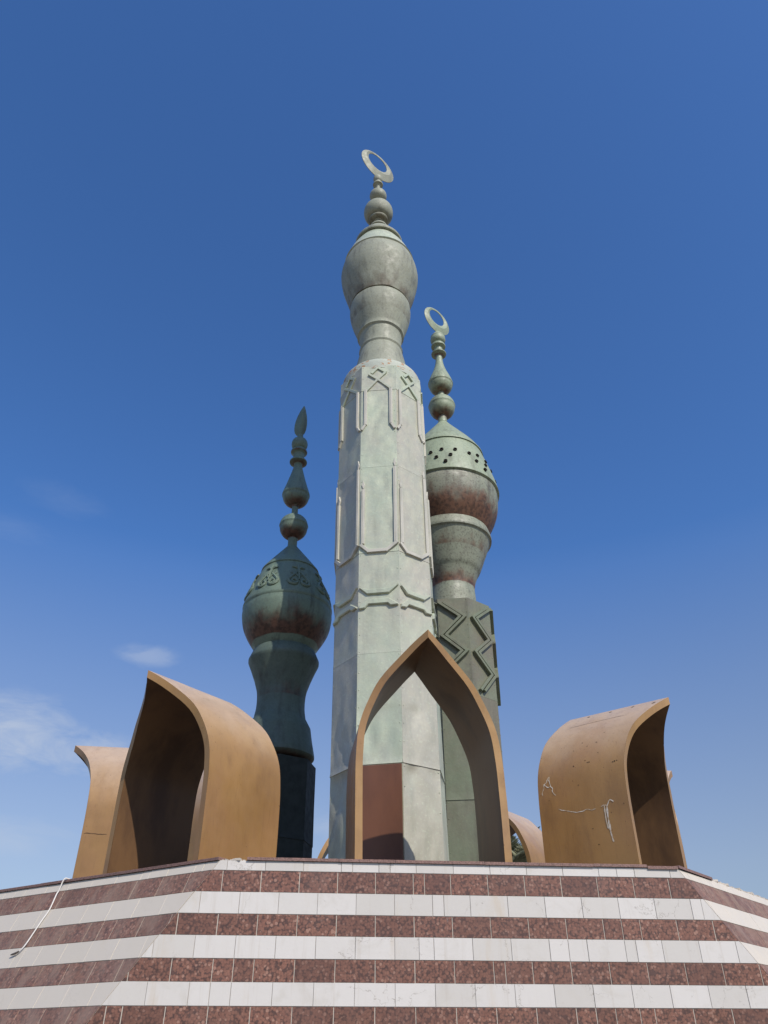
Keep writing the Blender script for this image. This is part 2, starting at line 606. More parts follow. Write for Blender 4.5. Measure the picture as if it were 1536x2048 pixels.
nL = diag_plane(Lc, uL, -fdir)
nL = nL if nL.xy.dot(Lc - Vector((CX, CY))) > 0 else -nL
planes.append((Vector((Lc.x, Lc.y, H)), nL))


def corner(i, z, off=0.0):
    (p1, n1), (p2, n2) = planes[i - 1], planes[i]
    # n.xy . X = n . p + off - n.z * z
    a1, b1, d1 = n1.x, n1.y, n1.dot(p1) + off - n1.z * z
    a2, b2, d2 = n2.x, n2.y, n2.dot(p2) + off - n2.z * z
    det = a1 * b2 - a2 * b1
    return Vector(((d1 * b2 - d2 * b1) / det, (a1 * d2 - a2 * d1) / det, z))


plinth = empty("striped_plinth", "octagonal stone plinth striped in white marble and red granite, under the whole monument", "plinth", (CX, CY, 0))
plinv = Matrix.Translation(plinth.location).inverted()


def pl(v_):
    return plinv @ Vector(v_)


mb = MB()
zs = [H - 0.01, 0.0]
vv = []
for z in zs:
    vv += [pl(corner(i, z, -0.012)) for i in range(8)]
mb.add(vv, [[i, (i + 1) % 8, 8 + (i + 1) % 8, 8 + i] for i in range(8)] + [list(range(8))])
mb.build("core", M['grout'], plinth)

rows = [0.0, -0.146, -0.449, -0.753, -1.042, -1.345, -1.64, -1.938, -2.24, -2.54, -2.84, -3.14, -3.44, -3.74, -4.04]


def clip(poly, keep):
    out = []
    n_ = len(poly)
    for i in range(n_):
        a, b = poly[i], poly[(i + 1) % n_]
        ka, kb = keep(a), keep(b)
        if ka >= 0:
            out.append(a)
        if ka * kb < 0:
            t = ka / (ka - kb)
            out.append((a[0] + (b[0] - a[0]) * t, a[1] + (b[1] - a[1]) * t))
    return out


rt = random.Random(11)
for ri in range(len(rows) - 1):
    z1, z0 = H + rows[ri], H + rows[ri + 1]
    granite = ri % 2 == 1
    mb = MB()
    for fi in (0, 1, 2, 3, 4, 5, 6, 7):
        p0, nn = planes[fi]
        a1, b1 = corner(fi, z1), corner((fi + 1) % 8, z1)
        a0, b0 = corner(fi, z0), corner((fi + 1) % 8, z0)
        u = Vector((b1 - a1)).normalized()
        org = Vector((p0.x, p0.y, H))
        if fi == 7:
            org = Vector((Lc.x, Lc.y, H))
        if fi == 2 or fi == 6:
            org = corner(fi, H)
        sl = (z1 - z0)
        up = nn.cross(u)
        if up.z < 0:
            up = -up

        def fr(t, z, d, org=org, u=u, up=up, nn=nn):
            return pl(org + u * t + up * ((z - H) / up.z) + nn * d)
        ta1, tb1, ta0, tb0 = [(q - org).dot(u) for q in (a1, b1, a0, b0)]
        off = 0.07 if granite else 0.365
        if ri == 0:
            off = 0.12
        pitch = 0.5975
        k0 = math.floor((min(ta1, ta0) - off) / pitch) - 1
        t = off + k0 * pitch
        while t < max(tb1, tb0):
            w = pitch
            cuts = [t, t + w]
            if rt.random() < (0.10 if granite else 0.14):
                cuts = [t, t + w * rt.choice([0.3, 0.5, 0.62]), t + w]
            for q in range(len(cuts) - 1):
                gp = (0.006 if granite else 0.0025) + rt.random() * 0.002
                dz = rt.random() * 0.002
                poly = [(cuts[q] + gp, z0 + 0.003 + dz), (cuts[q + 1] - gp, z0 + 0.003 + dz), (cuts[q + 1] - gp, z1 - 0.003), (cuts[q] + gp, z1 - 0.003)]
                poly = clip(poly, lambda s_: s_[0] - (ta0 + (ta1 - ta0) * (s_[1] - z0) / (z1 - z0)) - 0.008)
                if len(poly) > 2:
                    poly = clip(poly, lambda s_: (tb0 + (tb1 - tb0) * (s_[1] - z0) / (z1 - z0)) - s_[0] - 0.008)
                if len(poly) < 3:
                    continue
                k = len(mb.v)
                dd = (rt.random() - 0.5) * 0.005
                mb.prism(poly, fr, -0.011, (-0.004 if granite else 0.0) + dd * 0.8, 0.002)
                tv = rt.random() ** 1.5
                for nm, val_ in (('tint', tv), ('sheen_grime', 1.0 if nn.z > 0.1 else 0.0)):    # dust and grazing sky sheen, painted on the faces that lean back
                    mb.at.setdefault(nm, [0.0] * len(mb.v))
                    mb.at[nm][k:] = [val_] * (len(mb.v) - k)
            t += w
    mb.build("granite_course" if granite else "marble_course", M['granite'] if granite else M['marble'], plinth)

# coping slabs: missing or broken in places
mb = MB()
for fi in range(8):
    a, b = corner(fi, H, 0.0), corner((fi + 1) % 8, H, 0.0)
    u = (b - a).normalized()
    L = (b - a).length
    nn = Vector((u.y, -u.x, 0))
    t = 0.0 if fi not in (0,) else 0.42
    while t < L - 0.05:
        w = min(rt.choice([0.9, 1.2, 1.45]), L - t)
        skip = (fi == 1 and (t > 0.95 or t < 0.0)) and t < 4.5
        if fi == 1 and t < 0.95:
            w = min(w, 1.02 - t + 0.35)
        drop = rt.random() * 0.006
        if fi == 0 and t > L - 1.0:
            drop = 0.02
        if not skip:
            poly = [(t + 0.003, -0.5), (t + w - 0.003, -0.5), (t + w - 0.003, 0.035 - rt.random() * 0.01), (t + 0.003, 0.035 - rt.random() * 0.01)]
            mb.prism(poly, lambda tt, d, zz: pl(a + u * tt + nn * d + Vector((0, 0, zz))), 0.002 - drop, 0.048 - drop, 0.005)
        t += w
mb.build("coping", M['coping'], plinth)
# top deck
mb = MB()
mb.add([pl(corner(i, H - 0.002, -0.45)) for i in range(8)] + [pl(corner(i, H - 0.009, -0.45)) for i in range(8)],
       [list(range(8))] + [[i, (i + 1) % 8, 8 + (i + 1) % 8, 8 + i] for i in range(8)])
mb.build("top_deck", M['paving'], plinth)
# mortar lumps where the coping is lost
for (fi, t0, t1) in ((0, 0.03, 0.40), (1, 1.4, 4.3)):
    a, b = corner(fi, H), corner((fi + 1) % 8, H)
    u = (b - a).normalized()
    nn = Vector((u.y, -u.x, 0))
    t = t0
    mb = MB()
    while t < t1:
        s_ = 0.012 + rt.random() * 0.02
        c_ = a + u * t - nn * (0.03 + rt.random() * 0.05) + Vector((0, 0, s_ * 0.35))
        mb.box(pl(c_), (s_ * 1.6, s_ * 1.4, s_ * 0.6), Matrix.Rotation(rt.random() * 3, 3, 'Z') @ Matrix.Rotation(rt.random() - 0.5, 3, 'X'))
        t += 0.03 + rt.random() * 0.035
    mb.build("broken_mortar", M['grout'], plinth)


# ------------------------------------------------------------------ arched leaves
LA, LH, LL, LE, LT = 1.307, 3.701, 1.781, 5.968, 0.125
LZ = [0, .3, .45, .6, .7, .8, .9, .96, 1.0]
LU = [1.0, 1.004, 0.997, 0.941, 0.823, 0.651, 0.36, 0.158, 0.0]


def hermite(x, xp, fp):
    n_ = len(xp)

    def grad(i):
        if i == 0:
            return (fp[1] - fp[0]) / (xp[1] - xp[0])
        if i == n_ - 1:
            return (fp[-1] - fp[-2]) / (xp[-1] - xp[-2])
        h1, h2 = xp[i] - xp[i - 1], xp[i + 1] - xp[i]
        return (h1 * h1 * fp[i + 1] - h2 * h2 * fp[i - 1] + (h2 * h2 - h1 * h1) * fp[i]) / (h1 * h2 * (h1 + h2))
    i = 0
    while i < n_ - 2 and x > xp[i + 1]:
        i += 1
    h = xp[i + 1] - xp[i]
    t = (x - xp[i]) / h
    return (2*t**3-3*t*t+1)*fp[i] + (t**3-2*t*t+t)*h*grad(i) + (-2*t**3+3*t*t)*fp[i+1] + (t**3-t*t)*h*grad(i+1)


QS = [i / 34 * 0.9 for i in range(35)] + [0.9 + (i + 1) / 16 * 0.1 for i in range(16)]


def make_leaf(x, y, azd, lean, of, ob, hs_, label, nd=16, extras=None):
    o = empty("arched_leaf", label, "sculpture", (x, y, H), "arched leaves around the towers")
    out = Vector((math.sin(azd), math.cos(azd), 0))
    lat = Vector((-out.y, out.x, 0))
    h = LH * hs_
    outer = [(hermite(q, LZ, LU) * LA, q * h) for q in QS]
    inner, qi = [], []
    for i, (u, z) in enumerate(outer):
        a = outer[max(i - 1, 0)]
        b = outer[min(i + 1, len(outer) - 1)]
        tx, tz = b[0] - a[0], b[1] - a[1]
        l_ = math.hypot(tx, tz)
        iu, iz = u - LT * tz / l_, z + LT * tx / l_
        if iu <= 0.0:
            pu, pz = inner[-1]
            t = pu / (pu - iu)
            inner.append((0.0, pz + (iz - pz) * t))
            qi.append(QS[i])
            break
        inner.append((iu, iz))
        qi.append(QS[i])
    qi = [q / qi[-1] for q in qi]

    def P(u, z, d, q=None):
        if q is None:
            q = min(max(z / h, 0), 1)
        e = q ** LE
        f0, f1 = of * e, -LL + ob * e
        return out * (f0 + (f1 - f0) * d) + lat * (u + lean * q * q) + Vector((0, 0, z))
    oq = [(u, z, q) for (u, z), q in zip(outer, QS)]
    iq = [(u, z, q) for (u, z), q in zip(inner, qi)]
    full_o = [(-u, z, q) for u, z, q in oq] + oq[-2::-1]
    full_i = [(-u, z, q) for u, z, q in iq] + iq[-2::-1]

    def sheet(prof, mat, nm):
        mb_ = MB()
        vv_, du = [], []
        for u, z, q in prof:
            for k in range(nd + 1):
                d = k / nd
                wv_ = 0.006 * noise.noise(Vector((u * 1.3 + x, z * 1.3 + y, d * 2.2)))
                p_ = P(u, z, d, q)
                p_ += lat * wv_ * (1 if u > 0 else -1)
                vv_.append(p_)
                du.append(max(0.0, (q - 0.42) / 0.58))  # grows towards the tip, carrying painted sheen as well as dust
        n_ = nd + 1
        fs = [[i * n_ + k, i * n_ + k + 1, (i + 1) * n_ + k + 1, (i + 1) * n_ + k] for i in range(len(prof) - 1) for k in range(nd)]
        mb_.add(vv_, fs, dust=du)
        return mb_.build(nm, mat, o, smooth=40, fix=False)
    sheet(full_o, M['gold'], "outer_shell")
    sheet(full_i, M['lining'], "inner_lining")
    # the flat edge of the shell at either end, built as a closed band
    for d in (0, 1):
        mb_ = MB()
        ro = [(-u, z, q) for u, z, q in oq]
        ri_ = [(-u, z, q) for u, z, q in iq]
        no, ni = len(ro), len(ri_)
        for sgn in (1, -1):
            vv_ = [P(u * sgn, z, d, q) + out * (0.002 if d == 0 else -0.002) for u, z, q in ro + ri_]
            fs = []
            for i in range(no - 1):
                j0, j1 = min(i, ni - 1), min(i + 1, ni - 1)
                if j0 == j1:
                    fs.append([i, i + 1, no + j0])
                else:
                    fs.append([i, i + 1, no + j1, no + j0])
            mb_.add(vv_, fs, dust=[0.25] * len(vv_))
        mb_.build("edge_band", M['gold'], o, smooth=30)
    if extras:
        extras(o, P, outer, h)
    return o


def outer_at(zr, h):
    return hermite(zr / h, LZ, LU) * LA


def stroke(mb_, o, P, h, pts, wd, side=-1, jit=0.0):
    """a painted stroke lying on the outer wall: pts = (z, d)"""
    dense = []
    for i in range(len(pts) - 1):
        n_ = 10
        for k in range(n_):
            t = k / n_
            dense.append((pts[i][0] + (pts[i + 1][0] - pts[i][0]) * t, pts[i][1] + (pts[i + 1][1] - pts[i][1]) * t))
    dense.append(pts[-1])
    vv_ = []
    for i, (z, d) in enumerate(dense):
        a, b = dense[max(i - 1, 0)], dense[min(i + 1, len(dense) - 1)]
        tz, td = b[0] - a[0], (b[1] - a[1]) * LL
        l_ = math.hypot(tz, td) or 1
        w = 0.75 * wd * (0.45 + 0.9 * abs(noise.noise(Vector((z * 9, d * 16, wd * 50))))) * (0.35 if i in (0, len(dense) - 1) else 1)
        oz, od = jit * noise.noise(Vector((z * 13, d * 21, 5))), jit * noise.noise(Vector((z * 11, d * 17, 9))) / LL
        for s_ in (-1, 1):
            zz, dd = z + oz + s_ * w * td / l_, d + od - s_ * w * tz / l_ / LL
            p_ = P(side * (outer_at(zz, h) + 0.006), zz, dd)
            vv_.append(p_)
    mb_.add(vv_, [[2 * i, 2 * i + 1, 2 * i + 3, 2 * i + 2] for i in range(len(dense) - 1)])


def extras_right(o, P, outer, h):
    mb_ = MB()
    stroke(mb_, o, P, h, [(0.905 * h, 0.22), (0.905 * h, 0.5), (0.9 * h, 0.85)], 0.006, side=-1, jit=.004)
    mb_.build("weld_seam", M['seam'], o, fix=False)
    mb_ = MB()
    stroke(mb_, o, P, h, [(1.632, .955), (1.833, .925), (1.984, .865)], 0.017, jit=.035)
    stroke(mb_, o, P, h, [(1.984, .865), (1.808, .84), (1.607, .805)], 0.017, jit=.035)
    stroke(mb_, o, P, h, [(1.833, .925), (1.80, .88), (1.812, .84)], 0.017, jit=.035)
    mb_.build("painted_letter", M['chalk'], o, fix=False)
    mb_ = MB()
    stroke(mb_, o, P, h, [(1.356, .78), (1.281, .68), (1.23, .58), (1.245, .47), (1.23, .35)], 0.013, jit=.02)
    mb_.build("white_scratch", M['chalk'], o, fix=False)
    for pts, w_, jt in (([(1.306, .16), (1.345, .19), (1.331, .21), (1.26, .235)], 0.02, .02), ([(1.255, .30), (1.281, .27), (1.27, .235)], 0.012, 0),
                        ([(1.27, .262), (1.004, .265), (0.86, .255)], 0.022, 0), ([(1.255, .235), (1.055, .24), (0.778, .235), (0.628, .22)], 0.03, 0)):
        mb_ = MB()
        stroke(mb_, o, P, h, pts, w_, jit=jt)
        mb_.build("paint_drip", M['chalk'], o, fix=False)
    for (zz, dd) in ((3.43, .76), (3.43, .53), (3.43, .30), (3.40, .07)):
        mb_ = MB()
        stroke(mb_, o, P, h, [(zz, dd - .012), (zz, dd + .012)], 0.03)
        mb_.build("bolt_hole", M['hole'], o, fix=False)
    for (zz, dd, w) in ((2.184, .44, .014), (2.134, .41, .013), (2.134, .39, .015), (2.05, .10, .02), (2.055, .075, .016), (2.04, .12, .014), (2.109, .57, .012), (1.72, .52, .012),
                        (2.6, .52, .01), (2.5, .45, .011), (2.55, .35, .01), (0.9, .42, .013), (1.25, .05, .012), (2.3, .3, .01), (2.45, .6, .01), (2.75, .3, .01), (0.62, .38, .012)):
        mb_ = MB()
        stroke(mb_, o, P, h, [(zz, dd - .006), (zz + .006, dd + .008)], w)
        mb_.build("rust_pit", M['hole'], o, fix=False)


def extras_leftmost(o, P, outer, h):
    mb_ = MB()
    stroke(mb_, o, P, h, [(1.46, 0.02), (1.45, 0.14), (1.44, 0.30)], 0.009, side=1, jit=.02)
    mb_.build("crack", M['seam'], o, fix=False)


leaves = [
    (0.824, 13.538, 3.014, -0.097, 0.67, 0.883, 1.059, "brown pointed arch facing the viewer, in front of the tallest pale tower", None),
    (-4.091, 14.437, 3.805, -0.060, 0.69, 0.342, 0.969, "large gold brown arched leaf with a dark open mouth, left of the dark green tower", None),
    (-6.753, 19.026, 4.578, 0.078, 0.88, -0.2, 1.014, "leftmost gold brown leaf, its curled tip pointing left, behind the dark open one", extras_leftmost),
    (-5.15, 24.05, 5.37, 0.0, 0.75, 0.35, 1.36, "brown leaf glimpsed through the slit beside the dark open mouth of the left leaf", None),
    (-1.02, 26.60, 6.16, 0.0, 0.75, 0.35, 1.0, "dark arch leg showing in the gap between the dark green tower and the pale tower", None),
    (4.15, 25.20, 0.66, 0.0, 0.75, 0.35, 1.0, "small far brown arch with palm fronds seen through it, right of the front arch", None),
    (6.879, 20.652, 1.45, -0.014, 0.789, 0.35, 1.003, "hidden brown leaf whose tip alone peeks past the right edge of the graffiti leaf", None),
    (5.234, 15.54, 2.211, 0.008, 0.751, 0.346, 0.947, "brown arched leaf with white painted letter and drips, rightmost on the plinth", extras_right),
]
for q in leaves:
    make_leaf(*q[:7], q[7], extras=q[8])


# ------------------------------------------------------------------ towers
def oct_frame(apo, psi, k, twist=0.0):
    """face k of an octagonal shaft; psi = azimuth of face 0 from the viewer's side (-Y), positive to the right"""
    def fr(u, z, d):
        a = psi + k * math.pi / 4 + twist * z
        nrm = Vector((math.sin(a), -math.cos(a), 0))
        tan = Vector((math.cos(a), math.sin(a), 0))
        return nrm * (apo + d) + tan * u + Vector((0, 0, z))
    return fr


def oct_shaft(name, apo, psi, seams, mat, parent, dent, seed, du=0.085, twist=0.0):
    mb_ = MB()
    hw = apo * math.tan(math.pi / 8)
    rs = random.Random(int(seed * 10))
    for k in range(8):
        fr = oct_frame(apo, psi, k, twist)
        vis = math.cos(psi + k * math.pi / 4) > -0.2
        for pi_ in range(len(seams) - 1):
            z0, z1 = seams[pi_], seams[pi_ + 1]
            nx = 12 if vis else 2
            nz = max(2, int((z1 - z0) / du)) if vis else 2
            vv_ = []
            off = 0.0 if pi_ % 2 == 0 else 0.003
            for j in range(nz + 1):
                for i in range(nx + 1):
                    u = -hw + 2 * hw * i / nx
                    z = z0 + (z1 - z0) * j / nz
                    ex = min(1, (hw - abs(u)) / 0.12) * min(1, (z - z0) / 0.14, (z1 - z) / 0.14)
                    ex = max(0, ex)
                    s1 = noise.noise(Vector((u * 1.1 + k * 5.3 + seed, z * 0.55, pi_ * 3.7)))
                    s2 = noise.noise(Vector((u * 3.0 + k * 2.3 + seed, z * 1.7 + u * 1.5, 7 + pi_)))
                    s3 = abs(noise.noise(Vector((u * 2.2 + k, z * 1.2 - u * 1.6, seed + 3))))
                    d = ex * dent * (1.0 * s1 + 0.4 * s2 - 0.85 * s3) + off
                    # bottom edge of a sheet lapped over the one below
                    if j == 0 and pi_ > 0:
                        d += 0.006
                    lowz = 1.0 + (1.3 if z < 4 else 0)
                    vv_.append(fr(u, z, d if z > 4 else off + (d - off) * lowz))
            n_ = nx + 1
            fs = [[j * n_ + i, j * n_ + i + 1, (j + 1) * n_ + i + 1, (j + 1) * n_ + i] for j in range(nz) for i in range(nx)]
            # close lap and top/bottom lips
            b0 = len(vv_)
            vv_ += [fr(-hw + 2 * hw * i / nx, z0, -0.02) for i in range(n_)]
            fs += [[i, b0 + i, b0 + i + 1, i + 1] for i in range(nx)]
            mb_.add(vv_, fs, tint=[(0.75 if k % 2 else 0.0) * rs.random() + 0.25 * rs.random()] * len(vv_))
            if vis:
                for z in [z0 + 0.06 + q * (z1 - z0 - 0.12) / max(1, int((z1 - z0) / 0.42)) for q in range(int((z1 - z0) / 0.42) + 1)]:
                    for u in (-hw + 0.045, hw - 0.045):
                        rv = 0.016
                        c_ = [fr(u + rv * math.cos(t), z + rv * math.sin(t), off + 0.001) for t in [q * math.pi / 3 for q in range(6)]]
                        c_.append(fr(u, z, off + 0.012))
                        mb_.add(c_, [[q, (q + 1) % 6, 6] for q in range(6)])
    # caps
    ring0 = [oct_frame(apo, psi, k, twist)(-hw, seams[0], 0) for k in range(8)]
    ring1 = [oct_frame(apo - 0.004, psi, k, twist)(-hw, seams[-1], 0) for k in range(8)]
    mb_.add(ring1, [list(range(8))])
    mb_.add(ring0, [list(range(8))[::-1]])
    return mb_.build(name, mat, parent, smooth=22)


def strip(mb_, fr, pts, w, d, closed=False, bev=0.006):
    """flat raised strip of width w along pts (u, z)"""
    P = [Vector(p_) for p_ in pts]
    for i in range(len(P) - 1):
        a, b = P[i], P[i + 1]
        t = (b - a).normalized()
        nrm = Vector((-t.y, t.x)) * w / 2
        e0 = 0.42 * w if i > 0 else 0
        a2, b2 = a - t * e0, b + t * 0.0
        q = 0.0015 * (i % 2)
        mb_.prism([tuple(a2 - nrm), tuple(b2 - nrm), tuple(b2 + nrm), tuple(a2 + nrm)], fr, -0.01, d + q, bev)


def crescent(parent, z, rad, azd, mat, x=0.0, ri=0.58, up=0.29, thick=0.36):
    mb_ = MB()
    n_ = 64
    e = Vector((math.cos(azd), math.sin(azd), 0))
    nn = Vector((-e.y, e.x, 0))
    vv_ = []
    c = Vector((x, 0, z))
    for i in range(n_):
        t = 2 * math.pi * i / n_
        po = Vector((math.cos(t), math.sin(t))) * rad
        pi2 = Vector((math.cos(t) * rad * ri, math.sin(t) * rad * ri + up * rad))
        w = (po - pi2).length
        md = po * 0.42 + pi2 * 0.58
        th = max(0.022, w * thick * 0.5)
        for (p_, d) in ((po, 0.012), (md, th), (pi2, 0.012), (pi2, -0.012), (md, -th), (po, -0.012)):
            vv_.append(c + e * p_.x + Vector((0, 0, p_.y)) + nn * d)
    fs = [[i * 6 + k, i * 6 + (k + 1) % 6, ((i + 1) % n_) * 6 + (k + 1) % 6, ((i + 1) % n_) * 6 + k] for i in range(n_) for k in range(6)]
    mb_.add(vv_, fs)
    return mb_.build("crescent", mat, parent, smooth=25)


T1F = [(27.72, 0.02), (27.64, 0.11), (27.52, 0.175), (27.42, 0.188), (27.30, 0.17), (27.22, 0.12), (27.16, 0.12), (27.08, 0.19), (27.03, 0.21), (26.98, 0.205), (26.93, 0.12), (26.86, 0.085), (26.52, 0.085), (26.50, 0.12),
       (26.44, 0.235), (26.33, 0.315), (26.19, 0.347), (26.04, 0.315), (25.94, 0.235), (25.90, 0.17), (25.87, 0.135), (25.60, 0.15), (25.56, 0.2), (25.50, 0.33), (25.36, 0.475), (25.18, 0.56), (25.0, 0.58), (24.82, 0.55), (24.66, 0.46), (24.60, 0.36),
       (24.59, 0.33), (24.56, 0.375), (24.50, 0.385), (24.46, 0.36), (24.44, 0.20), (24.38, 0.16), (24.28, 0.17), (24.14, 0.25), (24.05, 0.345), (23.97, 0.353), (23.96, 0.25), (23.84, 0.25), (23.82, 0.34), (23.70, 0.46), (23.45, 0.63), (23.1, 0.83), (22.96, 0.905), (22.87, 0.895), (22.865, 0.80)]
T1 = [(22.90, 0.768), (22.255, 1.081), (21.743, 1.267), (21.69, 1.292), (21.66, 1.25), (21.212, 1.374), (20.865, 1.401), (20.437, 1.362), (19.878, 1.229), (19.29, 1.046), (19.28, 0.99), (19.19, 1.055), (18.745, 1.055), (18.276, 0.943), (17.77, 0.785), (17.72, 0.80), (17.66, 0.735), (17.39, 0.70), (17.143, 0.685), (17.0, 0.70), (16.97, 0.74), (16.90, 0.705), (16.705, 0.745), (16.441, 0.797), (16.0, 0.87), (15.5, 0.96)]
T2F = [(16.632, 0.109), (16.48, 0.109), (16.43, 0.16), (16.32, 0.26), (16.163, 0.299), (16.0, 0.265), (15.91, 0.21), (15.90, 0.22), (15.82, 0.29), (15.76, 0.305), (15.73, 0.29), (15.66, 0.21), (15.55, 0.195), (15.42, 0.205), (15.36, 0.29), (15.31, 0.32), (15.27, 0.315), (15.22, 0.16), (15.18, 0.137), (14.832, 0.209), (14.26, 0.359), (13.83, 0.485), (13.76, 0.49), (13.73, 0.47), (13.60, 0.445), (13.45, 0.36), (13.36, 0.24), (13.33, 0.13), (13.28, 0.109), (12.90, 0.112), (12.87, 0.2), (12.80, 0.32), (12.66, 0.44), (12.46, 0.5), (12.41, 0.48), (12.25, 0.455), (12.10, 0.37), (12.0, 0.26), (11.96, 0.162), (11.613, 0.161), (11.55, 0.2)]
T2 = [(16.632, 0.109), (16.508, 0.109), (16.434, 0.169), (16.31, 0.253), (16.163, 0.299), (15.993, 0.242), (15.92, 0.236), (15.824, 0.278), (15.752, 0.3), (15.704, 0.287), (15.56, 0.199), (15.465, 0.203), (15.37, 0.294), (15.299, 0.319), (15.252, 0.293), (15.181, 0.137), (14.832, 0.209), (14.26, 0.359), (13.812, 0.481), (13.724, 0.48), (13.526, 0.416), (13.329, 0.282), (13.178, 0.137), (13.113, 0.109), (12.963, 0.112), (12.856, 0.279), (12.687, 0.426), (12.476, 0.495), (12.393, 0.494), (12.185, 0.421), (12.02, 0.291), (11.877, 0.162), (11.613, 0.161), (11.293, 0.404), (10.899, 0.702), (10.569, 0.945), (10.531, 0.953), (10.511, 0.927), (10.037, 1.13), (9.572, 1.296), (9.19, 1.421), (9.135, 1.428), (9.082, 1.402), (8.885, 1.419), (8.497, 1.351), (8.15, 1.191), (7.86, 1.012), (7.708, 0.915), (7.674, 0.96), (7.391, 1.077), (7.324, 1.075), (7.062, 0.961), (6.754, 0.842), (6.722, 0.832), (6.42, 0.744), (6.153, 0.716), (5.875, 0.719), (5.57, 0.764), (5.285, 0.919), (4.901, 0.983), (4.482, 1.065), (4.425, 1.063), (4.339, 0.982), (4.283, 0.853)]
T3F = [(22.407, 0.03), (22.2, 0.17), (22.04, 0.275), (21.99, 0.30), (21.95, 0.292), (21.82, 0.312), (21.70, 0.275), (21.62, 0.20), (21.55, 0.18), (21.52, 0.27), (21.45, 0.297), (21.40, 0.29), (21.36, 0.17), (21.10, 0.164), (21.07, 0.25), (21.0, 0.307), (20.96, 0.30), (20.91, 0.16), (20.84, 0.133), (20.378, 0.172), (19.95, 0.281), (19.613, 0.4), (19.32, 0.49), (19.26, 0.495), (19.23, 0.475), (19.1, 0.45), (18.95, 0.37), (18.86, 0.25), (18.82, 0.13), (18.56, 0.129), (18.52, 0.2), (18.44, 0.34), (18.28, 0.46), (18.07, 0.525), (18.02, 0.505), (17.85, 0.475), (17.68, 0.385), (17.58, 0.26), (17.54, 0.17), (17.237, 0.168), (17.2, 0.2)]
T3 = [(22.407, 0.063), (22.252, 0.21), (22.068, 0.282), (21.855, 0.312), (21.643, 0.249), (21.553, 0.176), (21.463, 0.248), (21.403, 0.297), (21.314, 0.171), (21.136, 0.164), (21.048, 0.267), (20.959, 0.307), (20.871, 0.184), (20.754, 0.133), (20.378, 0.172), (19.95, 0.281), (19.613, 0.4), (19.307, 0.487), (19.252, 0.486), (19.032, 0.415), (18.842, 0.256), (18.733, 0.13), (18.625, 0.129), (18.545, 0.274), (18.358, 0.429), (18.093, 0.52), (17.987, 0.519), (17.752, 0.424), (17.519, 0.25), (17.365, 0.168), (17.237, 0.168), (16.632, 0.585), (15.896, 1.115), (15.417, 1.399), (15.37, 1.406), (15.37, 1.36), (14.716, 1.56), (14.147, 1.721), (13.68, 1.828), (13.636, 1.835), (13.592, 1.754), (13.329, 1.762), (12.942, 1.712), (12.56, 1.594), (12.185, 1.409), (12.061, 1.337), (11.775, 1.414), (11.694, 1.411), (11.653, 1.342), (11.293, 1.213), (10.899, 1.069), (10.531, 0.928), (10.492, 0.894), (10.206, 0.781), (9.924, 0.719), (9.646, 0.73), (9.0, 0.77)]

# ---- tallest tower
tw = empty("minaret_tower", "tallest pale verdigris octagonal tower with raised frames on its sides, behind the front arch", "tower", (0.138, 18.2, H))
tw.rotation_euler = (0, math.atan(-0.0144), 0)
A1, PSI1, TW1 = 1.26, R(-10.5), R(0.42)
HW1 = A1 * math.tan(math.pi / 8)
oct_shaft("shaft", A1, PSI1, [0, 2.72, 5.36, 8.2, 11.05, 14.02, 15.06], M['pale'], tw, 0.026, 1.0, twist=TW1)
lathe("shoulder", [(14.98, 1.285), (15.26, 1.28), (15.40, 1.245), (15.49, 1.16), (15.53, 1.05), (15.54, 0.9)], M['peel'], tw, seg=64)
lathe("neck", T1[10:][::-1], M['palebulb'], tw, ((18.3, 19.2, 0.5),), dent=0.012, seed=3)
lathe("bulb", T1[4:11][::-1], M['palebulb'], tw, ((19.2, 20.6, 0.62),), dent=0.02, seed=5)
lathe("dome", T1[:5][::-1], M['pale'], tw)
lathe("finial", T1F[::-1], M['palebulb'], tw, ((24.4, 25.1, 0.5),), seg=40)
crescent(tw, 28.42, 0.86, R(39), M['palebulb'])
